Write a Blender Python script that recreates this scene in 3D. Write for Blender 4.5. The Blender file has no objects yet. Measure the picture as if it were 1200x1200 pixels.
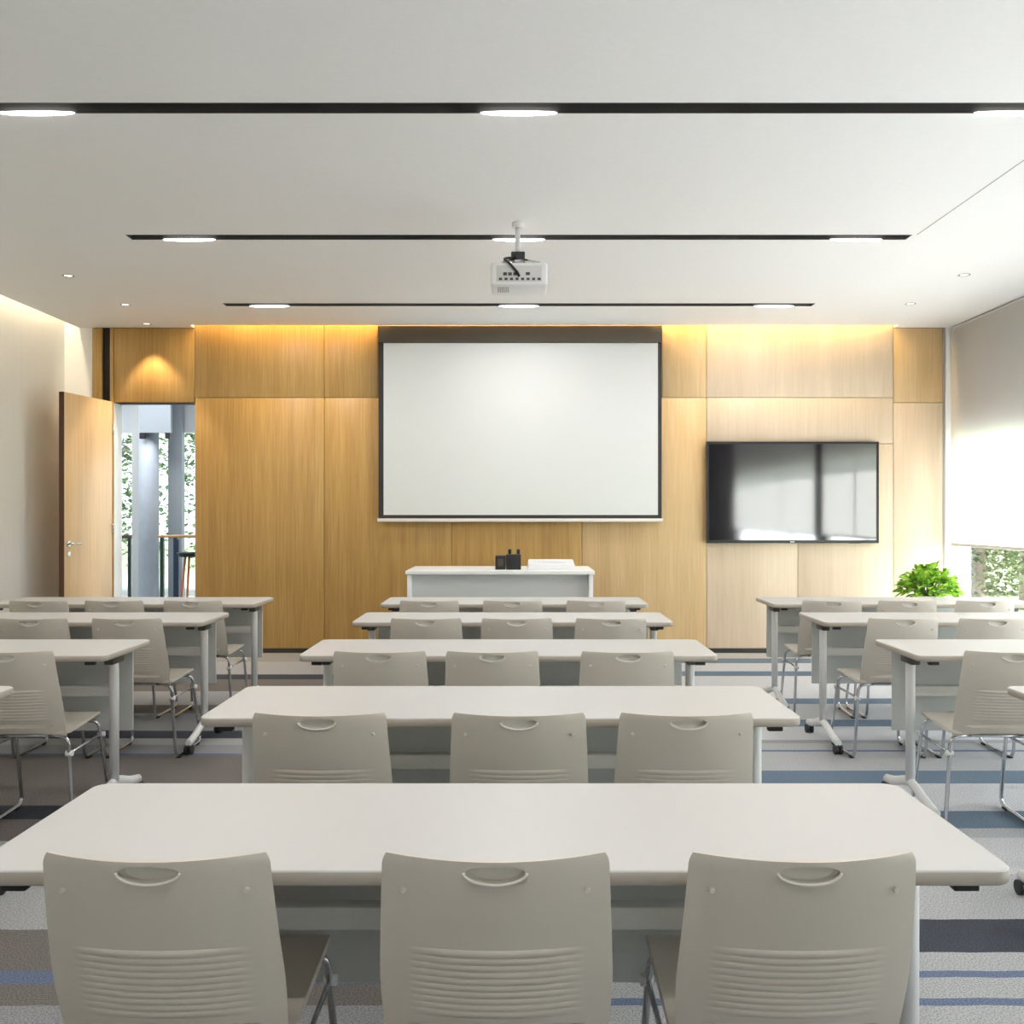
import bpy, bmesh, math, random
from mathutils import Vector, Matrix
random.seed(7)
C = bpy.context.scene.collection
F, HX, HY, EYE = 1100.0, 608.0, 601.0, 1.35
D, H = 9.05, 3.135          # back wall distance, ceiling height
def wx(px, y=D): return (px-HX)*y/F
def wz(py, y=D): return EYE+(HY-py)*y/F

# ---------------------------------------------------------------- materials
def mat(name, col, rough=.5, metal=0, **kw):
    m = bpy.data.materials.new(name); m.use_nodes = True
    p = m.node_tree.nodes['Principled BSDF']
    p.inputs['Base Color'].default_value = (*col, 1)
    p.inputs['Roughness'].default_value = rough
    p.inputs['Metallic'].default_value = metal
    for k, v in kw.items(): p.inputs[k.replace('_', ' ')].default_value = v
    return m
def N(m, t, **kw):
    n = m.node_tree.nodes.new(t)
    for k, v in kw.items(): setattr(n, k, v)
    return n
def L(m, a, b): m.node_tree.links.new(a, b)
def P(m): return m.node_tree.nodes['Principled BSDF']
def speckle(m, col, amount, scale, bump=0):
    tc = N(m, 'ShaderNodeTexCoord'); no = N(m, 'ShaderNodeTexNoise'); no.inputs['Scale'].default_value = scale
    no.inputs['Detail'].default_value = 4
    L(m, tc.outputs['Object'], no.inputs['Vector'])
    r = N(m, 'ShaderNodeValToRGB')
    r.color_ramp.elements[0].position = .3; r.color_ramp.elements[1].position = .7
    r.color_ramp.elements[0].color = (*[c*(1-amount) for c in col], 1)
    r.color_ramp.elements[1].color = (*[min(1, c*(1+amount)) for c in col], 1)
    L(m, no.outputs['Fac'], r.inputs['Fac']); L(m, r.outputs['Color'], P(m).inputs['Base Color'])
    if bump:
        b = N(m, 'ShaderNodeBump'); b.inputs['Strength'].default_value = bump; b.inputs['Distance'].default_value = .002
        L(m, no.outputs['Fac'], b.inputs['Height']); L(m, b.outputs['Normal'], P(m).inputs['Normal'])
    return m
def wood(name, dark, mid, light, rough=.38):
    m = mat(name, mid, rough)
    tc = N(m, 'ShaderNodeTexCoord'); oi = N(m, 'ShaderNodeObjectInfo')
    mp = N(m, 'ShaderNodeMapping'); mp.inputs['Scale'].default_value = (1, 1, .035)
    add = N(m, 'ShaderNodeVectorMath', operation='ADD')
    sc = N(m, 'ShaderNodeVectorMath', operation='SCALE'); sc.inputs['Scale'].default_value = 23
    cb = N(m, 'ShaderNodeCombineXYZ')
    L(m, oi.outputs['Random'], cb.inputs['X']); L(m, oi.outputs['Random'], cb.inputs['Z'])
    L(m, cb.outputs[0], sc.inputs[0])
    L(m, tc.outputs['Object'], add.inputs[0]); L(m, sc.outputs[0], add.inputs[1])
    L(m, add.outputs[0], mp.inputs['Vector'])
    a = N(m, 'ShaderNodeTexNoise'); a.inputs['Scale'].default_value = 7; a.inputs['Detail'].default_value = 6
    b = N(m, 'ShaderNodeTexNoise'); b.inputs['Scale'].default_value = 60; b.inputs['Detail'].default_value = 5
    L(m, mp.outputs[0], a.inputs['Vector']); L(m, mp.outputs[0], b.inputs['Vector'])
    mx = N(m, 'ShaderNodeMath', operation='MULTIPLY_ADD')
    mx.inputs[1].default_value = .5
    hf = N(m, 'ShaderNodeMath', operation='MULTIPLY'); hf.inputs[1].default_value = .5
    L(m, b.outputs['Fac'], mx.inputs[0]); L(m, a.outputs['Fac'], hf.inputs[0]); L(m, hf.outputs[0], mx.inputs[2])
    r = N(m, 'ShaderNodeValToRGB'); e = r.color_ramp.elements
    e[0].position = .36; e[0].color = (*dark, 1); e[1].position = .64; e[1].color = (*light, 1)
    k = e.new(.5); k.color = (*mid, 1)
    L(m, mx.outputs[0], r.inputs['Fac']); L(m, r.outputs['Color'], P(m).inputs['Base Color'])
    bp = N(m, 'ShaderNodeBump'); bp.inputs['Strength'].default_value = .06; bp.inputs['Distance'].default_value = .002
    L(m, b.outputs['Fac'], bp.inputs['Height']); L(m, bp.outputs['Normal'], P(m).inputs['Normal'])
    return m
def emit(name, col, s):
    m = mat(name, col, .5)
    P(m).inputs['Emission Color'].default_value = (*col, 1); P(m).inputs['Emission Strength'].default_value = s
    return m

M = {}
M['plaster'] = speckle(mat('white_plaster', (.80, .80, .79), .9), (.80, .80, .79), .01, 40)
M['ceiling'] = speckle(mat('ceiling_paint', (.86, .86, .86), .9), (.86, .86, .86), .01, 30)
M['channel'] = mat('channel_dark', (.07, .068, .066), .6)
M['cove'] = mat('cove_white', (.75, .75, .72), .9)
M['wood'] = wood('oak_veneer', (.39, .225, .066), (.48, .290, .090), (.56, .355, .125))
M['wood_half_daylit'] = wood('oak_veneer_half_daylit', (.54, .365, .17), (.61, .425, .215), (.67, .48, .26))  # same oak with part of the daylight wash painted into its colour
M['wood_daylit'] = wood('oak_veneer_daylit', (.62, .49, .345), (.67, .535, .385), (.72, .58, .425))  # same oak, window daylight wash on the right painted into its colour
M['door'] = wood('door_veneer', (.60, .42, .22), (.67, .48, .27), (.72, .54, .33), .3)
M['door_edge'] = mat('door_edge_brown', (.075, .03, .012), .5)
M['darkgap'] = mat('dark_gap', (.018, .012, .012), .7)
M['base'] = mat('dark_skirting', (.03, .028, .026), .5)
M['screen'] = mat('screen_fabric', (.74, .76, .76), .85)
M['frame'] = mat('dark_bronze_frame', (.028, .024, .024), .5)
M['case'] = mat('screen_case_brown', (.085, .066, .045), .6)
M['bar'] = mat('screen_bar_white', (.8, .76, .74), .5)
M['tv'] = mat('tv_glass', (.008, .007, .010), .06, 0, IOR=2.9)
M['tvframe'] = mat('tv_frame', (.01, .01, .011), .35)
M['logo'] = mat('grey_mark', (.55, .55, .55), .4)
M['top'] = speckle(mat('white_laminate', (.53, .528, .52), .42), (.53, .528, .52), .012, 300)
M['edge'] = mat('greige_edge_band', (.40, .36, .31), .5)
M['tleg'] = mat('white_powder_coat', (.74, .74, .73), .35)
M['panel'] = mat('modesty_grey', (.50, .51, .49), .5)
M['beam'] = mat('beam_grey', (.60, .60, .58), .45)
M['black'] = mat('black_plastic', (.012, .012, .014), .45)
M['bracket'] = mat('dark_bracket', (.06, .055, .05), .45)
M['shell'] = speckle(mat('warm_grey_plastic', (.555, .51, .445), .33), (.555, .51, .445), .012, 500, .03)
M['rim'] = mat('pale_rim', (.66, .63, .57), .35)
M['chrome'] = mat('brushed_chrome', (.62, .63, .65), .22, 1)
M['desk'] = mat('lectern_white', (.80, .81, .80), .4)
M['deskp'] = mat('lectern_panel', (.66, .68, .67), .5)
M['device'] = mat('device_white', (.80, .81, .84), .4)
M['projector'] = mat('projector_white', (.78, .78, .79), .35)
M['port'] = mat('port_dark', (.05, .05, .055), .5)
M['lens'] = emit('lamp_diffuser', (1, .985, .96), 7)
M['spot'] = emit('downlight_lamp', (1, .93, .82), 1.2)
M['warm'] = emit('warm_strip', (1, .74, .38), 8)
M['seal'] = mat('grey_seal', (.30, .29, .27), .6)
M['white_frame'] = mat('white_aluminium', (.78, .79, .80), .4)
M['column'] = speckle(mat('column_paint', (.55, .59, .66), .5), (.55, .59, .66), .06, 6)
M['steel_grey'] = mat('facade_grey', (.33, .36, .39), .5)
M['pale_panel'] = mat('soffit_pale', (.62, .64, .66), .6)
M['green_rail'] = mat('dark_green_rail', (.02, .055, .04), .45)
M['rail_wood'] = mat('rail_wood', (.55, .33, .15), .45)
M['navy'] = mat('navy_metal', (.03, .05, .10), .4)
M['orange'] = mat('orange_tube', (.75, .22, .07), .4)
M['pot'] = mat('blush_planter', (.78, .70, .66), .5)
M['soil'] = speckle(mat('soil', (.05, .03, .02), .95), (.05, .03, .02), .4, 60)
M['stem'] = mat('stem_green', (.16, .30, .05), .5)
M['bark'] = speckle(mat('bark', (.24, .21, .17), .9), (.24, .21, .17), .3, 12)
M['grass'] = speckle(mat('grass_ground', (.22, .28, .15), .95), (.22, .28, .15), .3, 3)
M['concrete'] = speckle(mat('outer_wall', (.34, .34, .33), .9), (.34, .34, .33), .03, 4)
def leafmat(name, a, b, tr=.35):
    m = mat(name, a, .75, Specular_IOR_Level=.2)
    g = N(m, 'ShaderNodeTexCoord'); no = N(m, 'ShaderNodeTexNoise'); no.inputs['Scale'].default_value = 14
    L(m, g.outputs['Object'], no.inputs['Vector'])
    r = N(m, 'ShaderNodeValToRGB'); r.color_ramp.elements[0].color = (*a, 1); r.color_ramp.elements[1].color = (*b, 1)
    r.color_ramp.elements[0].position = .38; r.color_ramp.elements[1].position = .62
    L(m, no.outputs['Fac'], r.inputs['Fac']); L(m, r.outputs['Color'], P(m).inputs['Base Color'])
    t = N(m, 'ShaderNodeBsdfTranslucent'); L(m, r.outputs['Color'], t.inputs['Color'])
    mx = N(m, 'ShaderNodeMixShader'); mx.inputs[0].default_value = tr
    out = m.node_tree.nodes['Material Output']
    L(m, P(m).outputs[0], mx.inputs[1]); L(m, t.outputs[0], mx.inputs[2]); L(m, mx.outputs[0], out.inputs['Surface'])
    return m
M['leaf'] = leafmat('potted_leaf', (.10, .26, .015), (.42, .68, .08), .3)
M['treeleaf'] = leafmat('tree_leaf', (.035, .07, .025), (.16, .22, .10), .4)
M['farleaf'] = leafmat('far_tree_leaf', (.08, .15, .05), (.34, .46, .24), .45)
# translucent roller blind fabric
m = bpy.data.materials.new('blind_fabric'); m.use_nodes = True; nt = m.node_tree; nt.nodes.remove(P(m))
a = N(m, 'ShaderNodeBsdfDiffuse'); a.inputs['Color'].default_value = (.78, .775, .76, 1)
t = N(m, 'ShaderNodeBsdfTranslucent'); t.inputs['Color'].default_value = (.80, .80, .79, 1)
tc = N(m, 'ShaderNodeTexCoord'); wv = N(m, 'ShaderNodeTexWave'); wv.inputs['Scale'].default_value = 160
L(m, tc.outputs['Object'], wv.inputs['Vector'])
mr = N(m, 'ShaderNodeMapRange'); mr.inputs['To Min'].default_value = .58; mr.inputs['To Max'].default_value = .64
L(m, wv.outputs['Fac'], mr.inputs['Value'])
mx = N(m, 'ShaderNodeMixShader'); L(m, mr.outputs[0], mx.inputs[0])
L(m, a.outputs[0], mx.inputs[1]); L(m, t.outputs[0], mx.inputs[2]); L(m, mx.outputs[0], nt.nodes['Material Output'].inputs['Surface'])
M['blind'] = m
# window glass
m = bpy.data.materials.new('window_glass'); m.use_nodes = True; nt = m.node_tree; nt.nodes.remove(P(m))
a = N(m, 'ShaderNodeBsdfTransparent'); a.inputs['Color'].default_value = (.95, .955, .96, 1)
g = N(m, 'ShaderNodeBsdfGlossy'); g.inputs['Roughness'].default_value = .02
mx = N(m, 'ShaderNodeMixShader'); mx.inputs[0].default_value = .06
L(m, a.outputs[0], mx.inputs[1]); L(m, g.outputs[0], mx.inputs[2]); L(m, mx.outputs[0], nt.nodes['Material Output'].inputs['Surface'])
M['glass'] = m
m2 = m.copy(); m2.name = 'tinted_glass'
for n_ in m2.node_tree.nodes:
    if n_.type == 'BSDF_TRANSPARENT': n_.inputs['Color'].default_value = (.50, .52, .52, 1)
M['tinted'] = m2
# striped carpet: bands across the room, tiles left and right of the middle differ
m = mat('striped_carpet', (.3, .3, .3), .95, Specular_IOR_Level=.15)
tc = N(m, 'ShaderNodeTexCoord'); sp = N(m, 'ShaderNodeSeparateXYZ'); L(m, tc.outputs['Object'], sp.inputs[0])
wob = N(m, 'ShaderNodeTexNoise'); wob.inputs['Scale'].default_value = 9
mpw = N(m, 'ShaderNodeMapping'); mpw.inputs['Scale'].default_value = (1, .05, 1); L(m, tc.outputs['Object'], mpw.inputs[0]); L(m, mpw.outputs[0], wob.inputs['Vector'])
ya = N(m, 'ShaderNodeMath', operation='MULTIPLY_ADD'); ya.inputs[1].default_value = .012
L(m, wob.outputs['Fac'], ya.inputs[0]); L(m, sp.outputs['Y'], ya.inputs[2])
dv = N(m, 'ShaderNodeMath', operation='DIVIDE'); dv.inputs[1].default_value = 10.0; L(m, ya.outputs[0], dv.inputs[0])
g1, g2, g3 = (.36, .365, .37), (.27, .275, .285), (.46, .465, .475)
dk, tl, bl, br = (.055, .06, .075), (.12, .165, .215), (.13, .165, .245), (.17, .155, .145)
def ramp(stops):
    r = N(m, 'ShaderNodeValToRGB'); r.color_ramp.interpolation = 'CONSTANT'; e = r.color_ramp.elements
    e[0].position = 0; e[0].color = (*stops[0][1], 1); e[1].position = stops[1][0]/10; e[1].color = (*stops[1][1], 1)
    for p_, c_ in stops[2:]:
        k = e.new(p_/10); k.color = (*c_, 1)
    L(m, dv.outputs[0], r.inputs['Fac']); return r
rr = ramp([(0, g2), (1.2, bl), (1.3, g2), (2.35, g1), (2.55, bl), (2.59, g1), (2.72, bl), (2.75, g1), (2.86, dk), (3.09, g1), (3.5, g3), (3.88, g1), (4.02, tl), (4.23, g3),
           (4.66, tl), (4.92, g1), (5.3, bl), (5.34, g1), (5.50, g2), (5.56, g3), (5.93, tl), (6.1, g3), (6.62, tl), (6.80, g3), (7.75, tl), (8.0, g3), (8.42, tl), (8.7, g1), (9.2, g2)])
rl = ramp([(0, g2), (1.5, br), (2.3, g2), (2.55, br), (2.69, bl), (2.76, br), (3.02, g1), (3.85, br), (4.12, dk), (4.3, br), (4.7, br), (5.22, bl), (5.27, g2), (5.45, g1), (5.62, dk), (5.8, g2), (6.3, br), (6.6, g1), (7.1, br),
           (7.6, dk), (7.85, g1), (8.5, g2), (9.2, g2)])
lt = N(m, 'ShaderNodeMath', operation='GREATER_THAN'); lt.inputs[1].default_value = .05; L(m, sp.outputs['X'], lt.inputs[0])
mc = N(m, 'ShaderNodeMix', data_type='RGBA'); L(m, lt.outputs[0], mc.inputs[0])
L(m, rl.outputs['Color'], mc.inputs[6]); L(m, rr.outputs['Color'], mc.inputs[7])
no = N(m, 'ShaderNodeTexNoise'); no.inputs['Scale'].default_value = 190; no.inputs['Detail'].default_value = 3; L(m, tc.outputs['Object'], no.inputs['Vector'])
fr = N(m, 'ShaderNodeMapRange'); fr.inputs['From Min'].default_value = .3; fr.inputs['From Max'].default_value = .7; fr.inputs['To Min'].default_value = .55; fr.inputs['To Max'].default_value = 1.45
L(m, no.outputs['Fac'], fr.inputs['Value'])
ms = N(m, 'ShaderNodeVectorMath', operation='SCALE'); L(m, mc.outputs[2], ms.inputs[0]); L(m, fr.outputs[0], ms.inputs['Scale'])
L(m, ms.outputs[0], P(m).inputs['Base Color'])
bp = N(m, 'ShaderNodeBump'); bp.inputs['Strength'].default_value = .4; bp.inputs['Distance'].default_value = .004
L(m, no.outputs['Fac'], bp.inputs['Height']); L(m, bp.outputs['Normal'], P(m).inputs['Normal'])
M['carpet'] = m
# left wall panelling: fine vertical grooves
m = mat('grooved_panel', (.70, .70, .68), .7)
tc = N(m, 'ShaderNodeTexCoord'); sp = N(m, 'ShaderNodeSeparateXYZ'); L(m, tc.outputs['Object'], sp.inputs[0])
ml = N(m, 'ShaderNodeMath', operation='MULTIPLY'); ml.inputs[1].default_value = 8; L(m, sp.outputs['Y'], ml.inputs[0])
fc = N(m, 'ShaderNodeMath', operation='FRACT'); L(m, ml.outputs[0], fc.inputs[0])
ls = N(m, 'ShaderNodeMath', operation='LESS_THAN'); ls.inputs[1].default_value = .06; L(m, fc.outputs[0], ls.inputs[0])
bp = N(m, 'ShaderNodeBump'); bp.invert = True; bp.inputs['Strength'].default_value = .6; bp.inputs['Distance'].default_value = .004
L(m, ls.outputs[0], bp.inputs['Height']); L(m, bp.outputs['Normal'], P(m).inputs['Normal'])
M['groove'] = m

# ---------------------------------------------------------------- mesh helpers
def box(bm, x0, x1, y0, y1, z0, z1, mi=0, rot=None, piv=None):
    vs = [bm.verts.new((x, y, z)) for x in (x0, x1) for y in (y0, y1) for z in (z0, z1)]
    fs = [(0, 1, 3, 2), (4, 6, 7, 5), (0, 4, 5, 1), (2, 3, 7, 6), (0, 2, 6, 4), (1, 5, 7, 3)]
    out = []
    for f in fs:
        q = bm.faces.new([vs[i] for i in f]); q.material_index = mi; out.append(q)
    if rot is not None: bmesh.ops.transform(bm, matrix=Matrix.Translation(piv) @ rot @ Matrix.Translation(-Vector(piv)), verts=vs)
    return vs, out
def bbox(bm, x0, x1, y0, y1, z0, z1, r=.004, seg=2, mi=0):
    t = bmesh.new(); box(t, x0, x1, y0, y1, z0, z1, mi)
    bmesh.ops.bevel(t, geom=t.edges[:], offset=r, segments=seg, affect='EDGES', profile=.5)
    merge(bm, t)
def merge(bm, t):
    me = bpy.data.meshes.new('t'); t.to_mesh(me); t.free(); bm.from_mesh(me); bpy.data.meshes.remove(me)
def cyl(bm, p0, p1, r0, r1=None, seg=20, caps=True, mi=0):
    p0, p1 = Vector(p0), Vector(p1); r1 = r0 if r1 is None else r1
    q = (p1-p0).to_track_quat('Z', 'Y')
    rings = []
    for p, r in ((p0, r0), (p1, r1)):
        rings.append([bm.verts.new(p+q @ Vector((r*math.cos(2*math.pi*i/seg), r*math.sin(2*math.pi*i/seg), 0))) for i in range(seg)])
    for i in range(seg):
        f = bm.faces.new((rings[0][i], rings[0][(i+1) % seg], rings[1][(i+1) % seg], rings[1][i])); f.material_index = mi; f.smooth = True
    if caps:
        bm.faces.new(rings[0][::-1]).material_index = mi; bm.faces.new(rings[1]).material_index = mi
def fillet(pts, r, n=5):
    pts = [Vector(p) for p in pts]; out = [pts[0]]
    for i in range(1, len(pts)-1):
        a, b, c = pts[i-1], pts[i], pts[i+1]
        d = min(r, (a-b).length*.45, (c-b).length*.45)
        s, e = b+(a-b).normalized()*d, b+(c-b).normalized()*d
        for k in range(n+1):
            t = k/n; out.append(s*(1-t)**2+b*2*t*(1-t)+e*t*t)
    return out+[pts[-1]]
def tube(bm, pts, r, seg=10, fr=.04, rx=None, closed=False):
    pts = fillet(pts, fr) if not closed else [Vector(p) for p in pts]
    n = len(pts); rings = []; up = None
    for i, p in enumerate(pts):
        a = pts[(i-1) % n] if (i or closed) else p; b = pts[(i+1) % n] if (i < n-1 or closed) else p
        t = (b-a).normalized()
        if up is None: up = Vector((1, 0, 0)) if abs(t.x) < .9 else Vector((0, 0, 1))
        s = t.cross(up).normalized(); up = s.cross(t).normalized()
        rings.append([bm.verts.new(p+up*((rx or r)*math.cos(2*math.pi*k/seg))+s*(r*math.sin(2*math.pi*k/seg))) for k in range(seg)])
    for i in range(n if closed else n-1):
        A, B = rings[i], rings[(i+1) % n]
        for k in range(seg):
            f = bm.faces.new((A[k], A[(k+1) % seg], B[(k+1) % seg], B[k])); f.smooth = True
    if not closed:
        bm.faces.new(rings[0][::-1]); bm.faces.new(rings[-1])
def obj(name, bm, mats, parent=None, smooth=False, loc=None):
    bmesh.ops.recalc_face_normals(bm, faces=bm.faces[:])
    if smooth:
        for f in bm.faces: f.smooth = True
        for e in bm.edges:
            if len(e.link_faces) == 2 and e.calc_face_angle(0) > .6: e.smooth = False
    me = bpy.data.meshes.new(name); bm.to_mesh(me); bm.free()
    for k in (mats if isinstance(mats, (list, tuple)) else [mats]): me.materials.append(M[k] if isinstance(k, str) else k)
    o = bpy.data.objects.new(name, me); C.objects.link(o)
    if parent: o.parent = parent
    if loc: o.location = loc
    return o
def bobj(name, dims, mats, parent=None, r=None, loc=None):
    bm = bmesh.new()
    if r: bbox(bm, *dims, r=r)
    else: box(bm, *dims)
    return obj(name, bm, mats, parent, smooth=bool(r), loc=loc)
def tag(o, label, cat, group=None, kind=None):
    if label: o['label'] = label
    if cat: o['category'] = cat
    if group: o['group'] = group
    if kind: o['kind'] = kind
    return o
def struct(o, label=None): 
    o['kind'] = 'structure'
    if label: o['label'] = label
    return o
def thing(name, loc, label, cat, group=None, rz=0):
    o = bpy.data.objects.new(name, None); o.empty_display_size = .1; C.objects.link(o)
    o.location = loc; o.rotation_euler.z = rz
    return tag(o, label, cat, group)
KIDS = {}
def copy_tree(o, parent=None):
    c = o.copy(); C.objects.link(c)
    if parent: c.parent = parent
    for ch in KIDS.get(o.name) or []: copy_tree(ch, c)
    return c
def remember():
    KIDS.clear()
    for o in C.objects:
        if o.parent: KIDS.setdefault(o.parent.name, []).append(o)

# ---------------------------------------------------------------- the room
XL, XR, Y0R = -4.38, 4.20, -3.2
struct(bobj('floor', (XL-.1, XR+.1, Y0R, D+.1, -.1, 0), 'carpet'), 'grey carpet with crosswise dark and blue stripes')
# ceiling with slots cut for the lamps and open coves over the oak wall and the left wall
slots = [0.26, 2.20, 4.14, 6.08, 8.05]; SX, SW = 2.53, .055
CE_L, CE_B = -4.24, 8.92
bm = bmesh.new(); ys = Y0R
for y in slots:
    box(bm, CE_L, XR, ys, y-SW, H, H+.06)
    box(bm, CE_L, -SX, y-SW, y+SW, H, H+.06); box(bm, SX, XR, y-SW, y+SW, H, H+.06)
    ys = y+SW
box(bm, CE_L, XR, ys, CE_B, H, H+.06)
XC0, XC1 = wx(228), wx(1047)
box(bm, CE_L, XC0, CE_B, D, H, H+.06); box(bm, XC1, XR, CE_B, D, H, H+.06)
struct(obj('ceiling', bm, 'ceiling'), 'smooth white plaster ceiling')
bm = bmesh.new()
box(bm, XL-.1, XR+.1, Y0R, D+.1, 3.50, 3.56)
struct(obj('trim_1', bm, 'cove'), 'white soffit above the suspended ceiling')
bm = bmesh.new(); box(bm, 2.553, 2.559, Y0R, 6.08-SW, H-.0015, H+.001)
struct(obj('trim_2', bm, 'seal'), 'thin joint line running along the right of the ceiling')
# walls
struct(bobj('wall_left', (XL-.1, XL, Y0R, D+.1, 0, 3.5), 'groove'), 'white wall with fine vertical grooves')
bm = bmesh.new()
box(bm, XL-.1, XR+.1, Y0R-.1, Y0R, 0, .9); box(bm, XL-.1, XR+.1, Y0R-.1, Y0R, 2.9, 3.5); box(bm, XL-.1, -.13, Y0R-.1, Y0R, .9, 2.9); box(bm, 3.2, XR+.1, Y0R-.1, Y0R, .9, 2.9)
struct(obj('wall_rear', bm, 'plaster'))
w = bmesh.new()  # unseen rear window, added as frontal fill for the chair backs
box(w, -.13, 3.2, Y0R-.08, Y0R-.03, .9, .96); box(w, -.13, 3.2, Y0R-.08, Y0R-.03, 2.84, 2.9)
for k in (2, 3, 4): box(w, -3.4+1.635*k, -3.34+1.635*k, Y0R-.08, Y0R-.03, .96, 2.84)
wo = struct(obj('window_4', w, 'white_frame'), 'unseen white framed window added in the rear wall for fill light')
for k in (2, 3):
    g = bmesh.new(); box(g, -3.34+1.635*k, -3.4+1.635*(k+1), Y0R-.06, Y0R-.052, .96, 2.84); obj('pane', g, 'glass', wo)

struct(bobj('trim_7', (XR-.10, XR-.001, 4.985, 5.145, 0, H-.001), 'darkgap'), 'dark mullion cover between the two window bays')
struct(bobj('reflection_panel', (XR-.04, XR-.001, Y0R+.001, -.12, 0, H-.001), 'darkgap'), 'unseen dark panel added to darken the television reflection')  # added out of view so the television's left side reflects dark
bm = bmesh.new()
WT = .12
wins = [(0.0, 4.93), (5.20, 8.97)]; WZ0, WZ1 = .12, 2.135
box(bm, XR, XR+WT, Y0R, D+.1, WZ1, 3.5); box(bm, XR, XR+WT, Y0R, D+.1, 0, WZ0)
box(bm, XR, XR+WT, Y0R, wins[0][0], WZ0, WZ1); box(bm, XR, XR+WT, wins[0][1], wins[1][0], WZ0, WZ1); box(bm, XR, XR+WT, wins[1][1], D+.1, WZ0, WZ1)
struct(obj('wall_right', bm, 'plaster'), 'white window wall')
for i, (a, b) in enumerate(wins):
    w = bmesh.new(); fx0, fx1, t = XR+.03, XR+.09, .05
    box(w, fx0, fx1, a, b, WZ0, WZ0+t); box(w, fx0, fx1, a, b, WZ1-t, WZ1)
    n = 3
    for k in range(n+1):
        yy = a+(b-a-t)*k/n; box(w, fx0, fx1, yy, yy+t, WZ0+t, WZ1-t)
    wo = struct(obj('window_%d' % (i+1), w, 'white_frame'), ['white framed window nearest the camera on the right wall', 'white framed window by the front right corner'][i])
    for k in range(n):
        y_0 = a+(b-a-t)*k/n+t; y_1 = a+(b-a-t)*(k+1)/n
        g = bmesh.new(); box(g, XR+.055, XR+.063, y_0, y_1, WZ0+t, WZ1-t); obj('pane', g, 'glass', wo)
# back wall with the door opening
DX0, DX1, DZ = wx(133), wx(229), wz(472)
bm = bmesh.new(); PT = .03
box(bm, XL-.1, DX0, D+PT, D+.18, 0, 3.5); box(bm, DX1, XR+.1, D+PT, D+.18, 0, 3.5); box(bm, DX0, DX1, D+PT, D+.18, DZ, 3.5)
wb = struct(obj('wall_back', bm, 'darkgap'), 'oak panelled front wall')
def panel(p0, q0, p1, q1, m, name='oak_panel', z1=None, z0=None):
    g = .0025
    return bobj(name, (wx(p0)+g, wx(p1)-g, D, D+PT-.001, (z0 if z0 is not None else wz(q1))+g, (z1 if z1 is not None else wz(q0))-g), m, wb, r=.002)
ZT = 3.49
bobj('plaster_return', (XL, wx(108), D, D+PT, 0, ZT), 'plaster', wb)
panel(108, 0, 119.5, 0, 'wood', z0=0, z1=H-.001)
panel(128.5, 0, 133, 0, 'wood', z0=0, z1=H-.001)
panel(133.3, 0, 228, 471.5, 'wood', z1=H-.001)
BZ = wz(760)
for a, b, mm in ((228, 380, 'wood'), (380, 443, 'wood')):
    panel(a, 0, b, 466, mm, z1=ZT)
panel(443, 0, 776, 466, 'wood', z1=ZT)
panel(776, 0, 828, 466, 'wood_half_daylit', z1=ZT); panel(828, 0, 1047, 466, 'wood_daylit', z1=ZT)
panel(1047, 0, 1105, 472, 'wood_half_daylit', z1=H-.001)
panel(228.6, 466, 380, 760, 'wood'); panel(380, 466, 529, 760, 'wood'); panel(529, 466, 682, 760, 'wood')
panel(682, 466, 828, 760, 'wood_half_daylit'); panel(828, 466, 1047, 520, 'wood_daylit'); panel(828, 520, 935, 760, 'wood_daylit'); panel(935, 520, 1047, 760, 'wood_daylit'); panel(1047, 472, 1105, 760, 'wood_daylit')
struct(bobj('trim_3', (wx(1105), wx(1107.5), D-.004, D+.03, 0, H), 'seal'), 'thin dark vertical trim at the right end of the oak wall')
bobj('plaster_return', (wx(1108), XR, D, D+PT, 0, ZT), 'plaster', wb)
struct(bobj('baseboard_back', (DX1+.002, XR-.002, D-.003, D+PT, 0, BZ), 'base'), 'dark recessed skirting under the oak wall')
struct(bobj('baseboard_left', (XL, XL+.012, Y0R, D, 0, .09), 'tleg'), 'pale skirting along the left wall')
for a_, b_ in ((DX0, DX0+.004), (DX1-.004, DX1)): struct(bobj('trim_9' if a_ == DX0 else 'trim_10', (a_, b_, D+.004, D+.185, 0, DZ), 'tleg'), None)
# open door leaf
dv_ = Vector((-4.01+3.91, 8.28-9.03, 0)); ang = math.atan2(dv_.y, dv_.x); LEN = dv_.length
dr = bpy.data.objects.new('door_1', None); C.objects.link(dr); dr.location = (DX0-.005, 9.035, 0); dr.rotation_euler.z = ang
struct(dr, 'pale oak door leaf standing open into the room')
bobj('door_leaf', (0, LEN, -.045, 0, .008, wz(471)), 'door', dr, r=.002)
bobj('door_edge', (LEN, LEN+.006, -.046, .001, .008, wz(471)), 'door_edge', dr)
bm = bmesh.new(); hx, hz = LEN-.06, 1.075
cyl(bm, (hx, 0, hz), (hx, .012, hz), .026); cyl(bm, (hx, .01, hz), (hx, .055, hz), .009); tube(bm, [(hx+.005, .05, hz), (hx-.12, .05, hz)], .009)
hd = obj('door_handle', bm, 'chrome', dr)
bm = bmesh.new(); cyl(bm, (hx, 0, hz-.09), (hx, .01, hz-.09), .022); obj('lock_cylinder', bm, 'chrome', dr)
for hz_ in (.25, 1.2, 2.15):
    bm = bmesh.new(); cyl(bm, (-.008, .004, hz_-.05), (-.008, .004, hz_+.05), .008); obj('hinge', bm, 'chrome', dr)

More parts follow.
